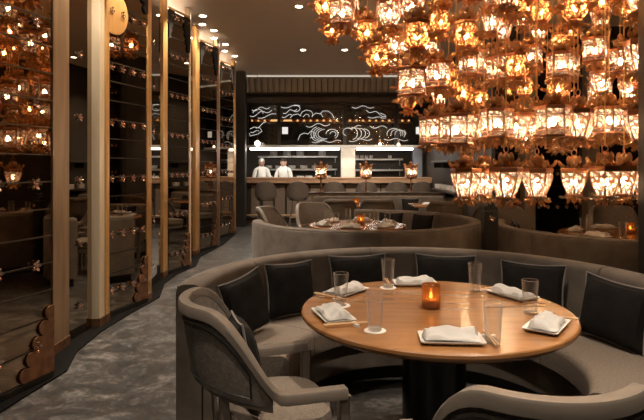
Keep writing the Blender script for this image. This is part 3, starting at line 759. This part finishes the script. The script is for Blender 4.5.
# shelf of amber bowls behind the glass, lit bottles and dishes, kitchen shelves
def shelf(x0, x1, y0, y1, z, mat, label, hang=0):
    r_ = empty('shelf', ((x0+x1)/2, (y0+y1)/2, z)); tag(r_, label, 'shelf'); hx, hy = (x1-x0)/2, (y1-y0)/2
    MB().box(-hx, hx, -hy, hy, -.03, 0).build('board', mat, r_, False, .004)
    MB().box(-hx, hx, -hy, -hy+.02, -.05, -.031).build('lip', mat, r_, False)
    if hang:
        for sx in (-1, 1): MB().box(sx*(hx-.02)-.006, sx*(hx-.02)+.006, -.006, .006, 0, hang-z).build('hanger', mat, r_, False)
    else:
        for sx in (-1, 1): MB().box(sx*(hx-.05)-.012, sx*(hx-.05)+.012, hy-.03, hy, -.2, -.031).build('bracket', mat, r_, False)
shelf(-1.92, 2.4, 14.2, 14.42, 2.67, 'copper_old', 'long copper shelf of amber bowls behind the neon clouds', 3.3)
shelf(-.35, .5, 14.2, 14.42, 2.16, 'copper_old', 'short copper shelf of red bowls above the strip light', 2.62)
BOWL = MB().lathe([(0, 0), (.03, 0), (.07, .05), (.075, .085), (.07, .085), (.06, .05), (0, .02)], 16).mesh('bowl', 'pane_amber', ang=60)
BOWLC = MB().lathe([(0, 0), (.035, 0), (.075, .05), (.08, .07), (.074, .07), (.06, .04), (0, .02)], 16).mesh('bowl', 'copper', ang=60)
i = 0; x = -1.79
while x < 2.34:
    if not (-1.3 < x < -.6 and i % 2): tag(inst('bowl', BOWL, None, (x, 14.3, 2.671)), 'small copper bowl in the row on the long shelf', 'bowl', 'copper bowls over the bar')
    x += .175; i += 1
x = -.22
while x < .42:
    tag(inst('bowl', BOWL, None, (x, 14.3, 2.161)), 'small copper bowl on the short shelf above the strip light', 'bowl', 'copper bowls on the short shelf'); x += .18
for x0, x1, lab in ((-1.9, .46, 'added long amber light strip behind the copper bowls by the chefs'), (.7, 2.36, 'added amber light strip behind the copper bowls past the middle mullion')):
    s_ = tag(MB().box(x0, x1, 14.39, 14.40, 2.70, 2.75).build('added_shelf_light', 'bowl_backlight', None, False), lab, 'strip light')  # strip added behind the bowls to make them glow
for x, y, lab in ((285, 130.5, 'small square white lamp behind the first wide pane'), (419, 130.5, 'small square white lamp beside the last mullion')):
    p = W(x, y, 14.0); r_ = empty('square_lamp', p); tag(r_, lab, 'wall lamp')
    MB().box(-.075, .075, 0, .03, -.09, .09).build('diffuser', 'lit_square', r_, False, .008); MB().box(-.085, .085, .03, .045, -.10, .10).build('frame', 'black', r_, False)
    MB().box(-.01, .01, .045, .087, -.01, .01).build('mount', 'black', r_, False)
GL = MB().lathe([(0, -.085), (.05, -.07), (.08, -.03), (.085, 0), (.08, .03), (.05, .07), (.02, .085), (0, .085)], 18).mesh('globe', 'globe')
for x, y, lab in ((257.5, 143.5, 'white globe pendant lamp at the kitchen corner'), (380, 144, 'white globe pendant lamp over the second strip light'), (398.5, 144.5, 'little globe pendant beside the other pendant')):
    p = W(x, y, 13.6); r_ = empty('pendant_lamp', p); tag(r_, lab, 'pendant lamp')
    inst('globe', GL, r_, scale=(.85,)*3 if x < 300 else (.42,)*3); MB().tube([(0, 0, .08), (0, 0, CEIL-p.z)], .006, 5).build('cord', 'black', r_); MB().lathe([(0, .06), (.03, .06), (.02, .12), (0, .12)], 10).build('cap', 'brass_brown', r_)
shelf(-1.9, .45, 15.85, 16.2, 1.80, 'steel', 'upper steel kitchen shelf with hanging plates behind the chefs')
shelf(-1.9, .45, 15.85, 16.2, 1.42, 'steel', 'middle steel kitchen shelf behind the chefs')
shelf(.95, 2.4, 15.85, 16.2, 1.72, 'steel', 'glass-edged bottle shelf past the marble pillar')
shelf(.95, 2.4, 15.85, 16.2, 1.40, 'steel', 'lower bottle shelf past the marble pillar')
kt = empty('kitchen_table', (-.72, 15.35, 0)); tag(kt, 'steel kitchen work table behind the bar counter', 'work table')
MB().box(-1.18, 1.18, -.3, .3, 1.06, 1.10).build('worktop', 'steel', kt, False, .005)
for sx in (-1, 1):
    for sy in (-1, 1): MB().box(sx*1.1-.025, sx*1.1+.025, sy*.25-.025, sy*.25+.025, 0, 1.06).build('leg', 'steel', kt, False)
pz = struct('wall_tile', MB().box(-2.3, 2.84, 16.2, 16.25, .9, 2.3), 'wall_brown')
STACK = MB().lathe([(0, 0), (.06, 0), (.11, .015)]+[(.11-.004*(k % 2), .015+.012*k) for k in range(1, 9)]+[(.09, .12), (0, .115)], 20).mesh('plate_stack', 'porcelain', ang=60)
POT = MB().lathe([(0, 0), (.11, 0), (.115, .01), (.115, .16), (.12, .165), (.108, .165), (.105, .02), (0, .02)], 20).mesh('stock_pot', 'steel', ang=50)
BOT = MB().lathe([(0, 0), (.036, 0), (.038, .01), (.038, .17), (.03, .20), (.013, .225), (.013, .29), (.016, .292), (.016, .305), (0, .305)], 14).mesh('bottle', 'glass', ang=50)
rg = random.Random(3)
for x in (-1.75, -1.52, -.62, -.38, -.1, .15):
    tag(inst('plate_stack', STACK, None, (x, 15.35, 1.101)), 'stack of white plates on the steel kitchen table', 'plates', 'plate stacks on the kitchen table')
for x in (-1.6, -1.3, -.9, -.55, -.2, .2):
    tag(inst('plate_stack', STACK, None, (x, 16.02, 1.421), scale=(1,1,.8)), 'stack of white plates on the middle kitchen shelf', 'plates', 'plate stacks on the kitchen shelf')
for x in (-1.45, -1.05, -.65, .0):
    tag(inst('stock_pot', POT, None, (x, 16.02, 1.801)), 'steel stock pot on the upper kitchen shelf', 'pot', 'stock pots')
x = 1.02
while x < 2.38:
    tag(inst('bottle', BOT, None, (x, 16.02+rg.uniform(-.05, .05), 1.401), scale=(1,1,rg.uniform(.75, .85))), 'small clear bottle on the lower bottle shelf', 'bottle', 'bottles on the lower bar shelf')
    tag(inst('saucer_stack', STACK, None, (x+.03, 16.02, 1.721), scale=(.5,.5,.8)), 'small stack of white saucers on the upper bottle shelf', 'saucers', 'saucers on the upper bar shelf') if rg.random() < .6 else None
    x += .14

# two cooks in white behind the counter
def cook(x, y, h, rz, label, hat):
    root = empty('person', (x, y, 0), rz); tag(root, label, 'person')
    s = h/1.72
    V = [(0,0,.95), (0,.0,1.12), (0,.01,1.30), (0,.0,1.43), (0,-.01,1.52), (0,-.025,1.60), (0,-.02,1.68),
         (.17,0,1.40), (.24,-.05,1.14), (.18,-.22,1.08), (.15,-.28,1.08), (-.17,0,1.40), (-.24,-.05,1.14), (-.18,-.22,1.10), (-.15,-.28,1.10),
         (.10,0,.90), (.11,-.01,.50), (.11,.01,.08), (.11,-.12,.03), (-.10,0,.90), (-.11,-.01,.50), (-.11,.01,.08), (-.11,-.12,.03)]
    E = [(0,1),(1,2),(2,3),(3,4),(4,5),(5,6),(3,7),(7,8),(8,9),(9,10),(3,11),(11,12),(12,13),(13,14),(0,15),(15,16),(16,17),(17,18),(0,19),(19,20),(20,21),(21,22)]
    rad = [.15,.14,.155,.10,.052,.085,.07,.07,.05,.035,.03,.07,.05,.035,.03,.095,.065,.045,.035,.095,.065,.045,.035]
    me = bpy.data.meshes.new('body'); me.from_pydata([Vector(v)*s for v in V], E, []); me.materials.append(MATS['chef_white']); me.materials.append(MATS['skin'])
    o = bpy.data.objects.new('body', me); COL.objects.link(o); o.parent = root
    sk = o.modifiers.new('skin', 'SKIN'); sk.use_smooth_shade = True
    for i, r_ in enumerate(rad): me.skin_vertices[0].data[i].radius = (r_*s, r_*s)
    me.skin_vertices[0].data[0].use_root = True
    su = o.modifiers.new('subdivision', 'SUBSURF'); su.levels = 2; su.render_levels = 2
    head = MB().lathe([(0, -.125), (.045, -.115), (.07, -.07), (.08, 0), (.078, .05), (.06, .095), (.03, .115), (0, .12)], 18).xf(Matrix.Diagonal((1, 1.15, 1, 1)))
    head.lathe([(0, 0), (.014, .006), (.008, .045), (0, .05)], 6, c=(0, -.095, -.035))
    for sx in (-1, 1): head.lathe([(0, -.03), (.014, -.015), (.016, .015), (0, .03)], 6, c=(sx*.08, .0, -.005))
    hd_ = head.build('head', 'skin', root); hd_.location = (0, -.025*s, 1.615*s)
    for sx in (-1, 1): inst('eye', MB().lathe([(0, -.008), (.008, 0), (0, .008)], 6).mesh('eye', 'hair'), hd_, (sx*.03, -.083, .01))
    inst('mouth', MB().box(-.02, .02, -.004, .004, -.004, .004).mesh('mouth', 'hair'), hd_, (0, -.083, -.06))
    MB().lathe([(.084, .03), (.083, .06), (.065, .102), (.03, .122), (0, .127)], 18).xf(Matrix.Diagonal((1, 1.16, 1, 1))).build('cap' if hat else 'hair', 'chef_white' if hat else 'hair', hd_)
cook(-1.68, 14.86, 1.70, .3, 'person in white jacket and white cap working behind the bar counter', True)
cook(-1.06, 14.86, 1.70, -.25, 'person in white jacket with bare dark hair working behind the bar counter', False)

# ------------------------------------------------------------------ bar stools
def stool_proto():
    root = empty('bar_stool'); secs = []
    for i in range(25):
        a = R(200+140*i/24); b_ = sin(pi*i/24)**.35; n = Vector((cos(a), sin(a), 0)); zb, zt = .72, .80+.33*b_
        q = Vector((.235*cos(a), .215*sin(a), 0))
        secs.append([q-n*.02+Vector((0,0,zb)), q+n*.02+Vector((0,0,zb)), q+n*.055+Vector((0,0,zt-.02)), q+n*.04+Vector((0,0,zt)), q+n*.01+Vector((0,0,zt-.01))])
    MB().sweep(None, secs).build('backrest', 'stool_fabric', root)
    MB().lathe([(0, .66), (.2, .66), (.225, .68), (.225, .73), (.20, .755), (0, .765)], 28).build('seat', 'stool_fabric', root)
    for sx in (-1, 1):
        for sy in (-1, 1):
            MB().tube([(sx*.15, sy*.15, .66), (sx*.20, sy*.19, 0)], [.018, .012], 8).build('leg', 'chair_wood', root)
    z = .25; MB().tube([(-.182, -.172, z), (.182, -.172, z), (.182, .172, z), (-.182, .172, z)], .010, 6, True).build('foot_ring', 'brass_brown', root)
    return root
sp = stool_proto()
for i, x in enumerate((-1.37, -.59, .29, 1.08, 1.81, 2.42)):
    o = sp if i == 0 else copy_tree(sp)
    o.location = (x, 13.12, 0); tag(o, 'brown upholstered bar stool standing clear of the partition' if i < 2 else 'brown upholstered bar stool behind the low partition', 'bar stool', 'bar stools at the counter')

# ------------------------------------------------------------------ right side: screen wall, pillars, posts
def wall_pillar(x0, x1, label):
    r_ = empty('wall_pillar', ((x0+x1)/2, 8.86, 0)); tag(r_, label, 'pillar', 'taupe pillars of the dark wall'); hx = (x1-x0)/2
    MB().box(-hx, hx, -.1, .12, 0, CEIL-.01).build('shaft', 'pillar', r_, False, .01)
    MB().box(-hx-.02, hx+.02, -.12, .12, 0, .12).build('foot', 'pillar', r_, False, .008)
wall_pillar(3.32, 3.50, 'taupe pillar on the dark wall near the bar partition')
wall_pillar(4.36, 4.55, 'taupe pillar on the dark wall behind the shaded booth table')
for x0, x1, lab, n in ((2.9, 3.28, 'dark gloss wall panel with one short row of rosettes beside the bar corner', 3), (3.54, 4.32, 'dark gloss wall panel between the two taupe pillars', 5), (4.59, 6.3, 'wide dark gloss wall panel beyond the second taupe pillar', 10)):
    r_ = empty('rosette_panel', (x0, 8.95, 0)); tag(r_, lab, 'wall panel', 'dark rosette panels')
    tm = MB().box(.006, x1-x0-.006, .004, .03, .004, .27).mesh('panel_tile', 'mirror_screen', False)
    for k in range(13): inst('panel_tile', tm, r_, (0, 0, .06+k*.2765))
    for z in ROWS:
        for k in range(n): inst('rosette', ROS, r_, ((x1-x0)*(k+.5)/n, .004, z), (R(90), 0, 0))
# black divider post with spade finial between the booths
fp = empty('finial_post', (1.70, 5.42, 0)); fp.location = W(490, 166, 5.75); fp.location.z = 0
tag(fp, 'black divider post topped by a spade finial between two booths', 'post')
MB().box(-.075, .075, -.05, .05, 0, 1.02).build('shaft', 'black', fp, False, .006)
MB().prism([(-.075, 0), (.075, 0), (.075, .05), (.045, .05), (.03, .09), (.0, .10), (-.03, .09), (-.045, .05), (-.075, .05)], lambda u, v, w: (u, -.04+w, 1.021+v), .08).build('crest', 'black', fp, False, .004)
MB().lathe([(0, 0), (.018, 0), (.018, .02), (.03, .05), (.05, .10), (.035, .16), (.012, .21), (0, .23)], 14, c=(0, 0, 1.12)).build('finial', 'black', fp)
for z in (.4, .95): inst('rosette', ROS, fp, (0, -.05, z), (R(90), 0, 0))
# steel column beside the shaded booth
sc_ = empty('steel_column', (2.50, 4.03, 0)); tag(sc_, 'slim black full-height column beside the shaded booth', 'column')
MB().box(-.085, .085, -.06, .06, 0, CEIL-.01).build('shaft', 'black', sc_, False, .006)
MB().box(-.11, .11, -.085, .085, 0, .02).build('foot_plate', 'black', sc_, False, .004)
# service shelf on the side wall beyond the booths
for z, lab in ((.98, 'lower service shelf with white dishes on the brown side wall'), (1.62, 'upper service shelf on the brown side wall')):
    r_ = empty('service_shelf', (2.70, 11.6, z)); tag(r_, lab, 'shelf')
    MB().box(-.15, .14, -1.3, .95, -.04, 0).build('board', 'dark_wood', r_, False, .005)
    for s_ in (-1, 0, .7): MB().box(-.10, .14, s_*1.2-.02, s_*1.2+.02, -.16, -.041).build('bracket', 'black', r_, False)
for k in range(6):
    tag(inst('plate_stack', STACK, None, (2.70, 10.45+k*.38, .981), scale=(.9,.9,.9)), 'stack of white plates on the lower service shelf', 'plates', 'plate stacks on the service shelf')

# ------------------------------------------------------------------ hanging lanterns
def leaf_mesh(name, L, wd, curl, lift, mat, t=.003, n=7):
    """leaf in the local xz plane growing along +x, curling upward by curl radians"""
    pts = []; x = z = 0; a = lift; ds = L/n
    for i in range(n+1):
        pts.append((x, z, a)); x += cos(a)*ds; z += sin(a)*ds; a += curl/n
    def fn(u, v):
        i = min(n, int(round(u*n))); x, z, a = pts[i]
        w = wd*(sin(pi*min(1, .12+u*.88))**.7)*(1+.18*sin(u*19)) if u < .98 else wd*.12
        yy = (v-.5)*w; cup = .35*wd*(2*abs(v-.5))**2
        return (x-sin(a)*cup, yy, z+cos(a)*cup), (-sin(a), 0, cos(a))
    return MB().sheet(fn, n, 2, t).mesh(name, mat, ang=80)
LEAF = leaf_mesh('roof_leaf', .11, .062, 1.9, -.05, 'petal')
LEAF2 = leaf_mesh('crest_leaf', .10, .06, 1.7, .9, 'petal')
PETAL = leaf_mesh('petal', .11, .062, 2.3, -1.35, 'petal')
DROP = leaf_mesh('drop_petal', .09, .05, 1.0, -1.6, 'petal')
PETALC = leaf_mesh('petal', .11, .066, 2.1, -1.1, 'pane')
BLOOM = leaf_mesh('bloom_petal', .13, .085, 1.2, -.35, 'petal')
BULBM = MB().lathe([(0, -.03), (.014, -.026), (.025, -.005), (.02, .018), (.009, .034), (0, .036)], 12).mesh('bulb', 'bulb')
RODM = MB().lathe([(.0045, 0), (.0045, 1)], 6).mesh('hanging_rod', 'gold')
RINGM = MB().tube([(.026*cos(2*pi*i/14), 0, .026*sin(2*pi*i/14)) for i in range(14)], .0035, 5, True).mesh('ring', 'copper')
def lantern_meshes(kind):
    d = {}
    if kind == 'vase':
        prof = [(.070, .085), (.085, .12), (.108, .17), (.127, .22), (.131, .25), (.122, .285)]
        top = .285; rt = .132
    elif kind == 'cage':
        prof = [(.135, .09), (.135, .285)]; top = .285; rt = .142
    else:
        prof = [(.055, .09), (.10, .125), (.122, .18), (.115, .235), (.085, .28)]; top = .28; rt = .10
    rb = prof[0][0]
    # panes: one mesh reused six times around
    n = 6; ap = pi/n
    def fn(u, v):
        k = v*(len(prof)-1); i = min(int(k), len(prof)-2); f = k-i
        r = prof[i][0]*(1-f)+prof[i+1][0]*f; z = prof[i][1]*(1-f)+prof[i+1][1]*f
        w = r*math.tan(ap)*cos(ap)*.93
        return (r*cos(ap), (u-.5)*2*w, z), (1, 0, 0)
    pane_mat = 'pane' if kind != 'bloom' else 'pane_amber'
    d['pane'] = MB().sheet(fn, 2, 2*(len(prof)-1), .003).mesh('pane', pane_mat, ang=50)
    fr = MB()
    for k in range(n):
        a = 2*pi*k/n+ap
        fr.tube([(r*cos(a), r*sin(a), z) for r, z in prof], .007, 5)
    for zz, rr, h in ((top-.012 if kind == 'vase' else top, rt, .042 if kind == 'vase' else .030), (prof[0][1]-.018, rb+.006, .020)):
        fr.lathe([(rr*.86, zz), (rr, zz), (rr+.006, zz+h*.3), (rr+.006, zz+h*.7), (rr, zz+h), (rr*.86, zz+h)], 6, a0=ap)
    if kind == 'cage':
        for zz in (.125, .245):
            pts = [((.137)*cos(2*pi*k/n+ap), .137*sin(2*pi*k/n+ap), zz) for k in range(n)]
            fr.tube(pts, .005, 4, True)
    d['frame'] = fr.mesh('frame', 'copper_dark')
    rf = MB().lathe([(rt*.9, top+.03), (rt*.62, top+.045), (.045, top+.075), (.03, top+.10), (.02, top+.105)], 6, a0=ap)
    d['roof'] = rf.mesh('roof', 'pane_amber')
    d['finial'] = MB().lathe([(.012, top+.09), (.03, top+.10), (.034, top+.115), (.02, top+.13), (.008, top+.137), (.004, top+.145)], 12).mesh('finial', 'copper')
    d['prof'] = prof; d['top'] = top; d['rt'] = rt; d['rb'] = rb
    return d
LM = {k: lantern_meshes(k) for k in ('vase', 'cage', 'bloom')}
LH = .46
def lantern(kind, p, rz, label, group, rod_to, s=1.04):
    """p = centre of the glass body"""
    d = LM[kind]; root = empty('hanging_lantern', (p[0], p[1], p[2]-.19*s), rz); root.scale = (s*.92, s*.92, s); tag(root, label, 'lantern', group)
    for k in range(6): inst('pane', d['pane'], root, (0,0,0), (0,0,2*pi*k/6))
    inst('frame', d['frame'], root); inst('roof', d['roof'], root); inst('finial', d['finial'], root)
    inst('bulb', BULBM, root, (0, 0, .19)); 
    for k in range(6):
        a = 2*pi*(k+.5)/6
        inst('roof_leaf', LEAF, root, ((d['rt']-.035)*cos(a), (d['rt']-.035)*sin(a), d['top']+.032), (0, 0, a))
        b_ = 2*pi*k/6
        inst('crest_leaf', LEAF2, root, (.05*cos(b_), .05*sin(b_), d['top']+.055), (0, 0, b_))
        c_ = 2*pi*(k+.5)/6; inst('drop_petal', DROP, root, (d['rb']*.45*cos(c_), d['rb']*.45*sin(c_), .07), (0, 0, c_))
        inst('petal', PETALC if kind == 'vase' and k % 2 else PETAL, root, (d['rb']*.75*cos(b_), d['rb']*.75*sin(b_), .075), (0, 0, b_))
    if kind == 'bloom':
        for k in range(6):
            a = 2*pi*(k+.5)/6; inst('bloom_petal', BLOOM, root, (.085*cos(a), .085*sin(a), .17), (0, 0, a))
    zr = d['top']+.165
    inst('ring', RINGM, root, (0, 0, zr), (0, 0, .6))
    L = (rod_to-(p[2]-.19*s))/s-zr-.02
    if L > .02: inst('hanging_rod', RODM, root, (0, 0, zr+.024), (0,0,0), (1, 1, L))
    return root
front = [  # (x, y in the photo, kind)
 (466, 183, 'vase'), (484, 182, 'vase'), (506, 183, 'vase'), (537, 183, 'vase'), (574, 182, 'vase'), (605, 182, 'vase'), (624, 181, 'vase'), (645, 182, 'vase'),
 (434, 131, 'cage'), (456, 130, 'cage'), (470, 128, 'vase'), (484, 127, 'vase'), (497, 124, 'cage'), (517, 127, 'vase'), (536, 126, 'vase'), (553, 122, 'cage'), (578, 124, 'vase'), (609, 121, 'cage'), (624, 123, 'cage'), (641, 126, 'vase'),
 (412, 83, 'cage'), (437, 76, 'cage'), (472, 64, 'cage'), (497, 70, 'cage'), (530, 58, 'cage'), (561, 66, 'cage'), (595, 51, 'cage'), (620, 62, 'cage'), (643, 75, 'bloom'),
 (377, 57, 'bloom'), (367, 33, 'bloom'), (390, 14, 'vase'), (412, 8, 'vase'), (417, 36, 'bloom'), (440, 22, 'bloom'), (466, 36, 'bloom'), (492, 22, 'vase'), (515, 2, 'bloom'), (541, 12, 'bloom'), (575, 8, 'bloom'), (602, 2, 'bloom'), (630, 10, 'bloom'), (342, 14, 'cage'), (325, 6, 'bloom')]
placed = []
def clear(p, rad=.375, dz=.47):
    for q, k in placed:
        d2 = math.hypot(p.x-q.x, p.y-q.y); z_ = abs(p.z-q.z)
        if z_ < dz and d2 < rad*(1 if z_ < .28 else .75): return False
        if z_ >= dz and .03 < d2 < .23: return False
    return True
def tier(z): return 0 if z < 1.62 else 1 if z < 2.14 else 2 if z < 2.66 else 3 if z < 3.1 else 4
for x, y, kind in front:
    for Y in (4.6, 4.95, 4.3, 5.3, 4.45, 4.78, 5.12, 5.5, 5.7, 5.9, 6.1, 6.3, 6.5, 6.7, 6.9):
        if x < 400: Y += .7
        p = W(x, y, Y)
        if p.z < 3.42 and clear(p): placed.append((p, kind)); break
NF = len(placed)
rg = random.Random(11)
left_px = (468, 440, 405, 372, 322)   # each higher tier reaches further over the room
for ti, z in enumerate((1.36, 1.88, 2.40, 2.90, 3.36)):
    for iy in range(9):
        for ix in range(11):
            Y = 4.4+iy*.345+rg.uniform(-.08, .08); X = -.3+ix*.40+(iy % 2)*.2+rg.uniform(-.06, .06)
            if X < (left_px[ti]-CX)/F*Y or X > 3.75 or (ti == 0 and not (5.9 < Y < 6.4 and 2.9 < X < 3.4)): continue
            p = Vector((X, Y, z+rg.uniform(-.05, .05)*(1 if ti < 2 else 1.8)))
            kind = ('vase' if ti == 0 else rg.choice(('vase', 'cage', 'cage')) if ti == 1 else rg.choice(('cage', 'bloom', 'vase')))
            near = sorted((math.hypot(X-q.x, Y-q.y), i_) for i_, (q, k) in enumerate(placed))
            if near and near[0][0] < .26: q = placed[near[0][1]][0]; p.x, p.y = q.x, q.y      # hang it in the same column
            if clear(p, .385): placed.append((p, kind))
KL = {'vase': 'vase-shaped copper lantern with etched glass', 'cage': 'six-sided copper lantern with framed panes', 'bloom': 'petal-wrapped amber blossom lantern'}
TL = ('lowest hanging row', 'second row up', 'third row up', 'fourth row up', 'top row under the ceiling')
def over(p):
    if math.hypot(p.x-2.5, p.y-4.03) < .75: return 'beside the slim black column'
    if math.hypot(p.x-B3[0], p.y-B3[1]) < 1.42: return 'above the shaded booth'
    if math.hypot(p.x-B2[0], p.y-B2[1]) < 1.40: return 'above the middle booth'
    return 'over the gap between booths'
for p, kind in placed:
    rod = CEIL
    for q, k in placed:
        if q.z > p.z+.4 and math.hypot(p.x-q.x, p.y-q.y) < .05: rod = min(rod, q.z-.137)
    t_ = tier(p.z)
    lantern(kind, p, rg.uniform(0, 2), KL[kind]+', '+TL[t_]+', '+over(p), kind+' lanterns, '+TL[t_]+', '+over(p), rod)
print('lanterns', len(placed), 'front', NF)

# lantern lamps on the partition
for x, lab in ((-.02, 'copper lantern lamp on slim post at the free end of the partition'), (.95, 'copper lantern lamp on slim post midway along the partition'), (1.92, 'copper lantern lamp on slim post toward the side wall')):
    d = LM['cage']; r_ = empty('lantern_lamp', (x, PY+.06, .936)); tag(r_, lab, 'lamp', 'lantern lamps on the partition')
    MB().lathe([(0, 0), (.07, 0), (.07, .015), (.02, .025), (.015, .26), (.03, .275), (0, .28)], 14).build('stand', 'copper_old', r_)
    MB().lathe([(.02, .28), (.11, .30), (.12, .315), (.02, .32)], 6, a0=pi/6).build('tray', 'copper', r_)
    h = .24
    for k in range(6):
        inst('pane', d['pane'], r_, (0, 0, h), (0, 0, 2*pi*k/6))
        a = 2*pi*(k+.5)/6; inst('roof_leaf', LEAF, r_, (.10*cos(a), .10*sin(a), h+d['top']+.03), (0, 0, a))
    for nm in ('frame', 'roof', 'finial'): inst(nm, d[nm], r_, (0, 0, h))
    inst('bulb', BULBM, r_, (0, 0, h+.19))
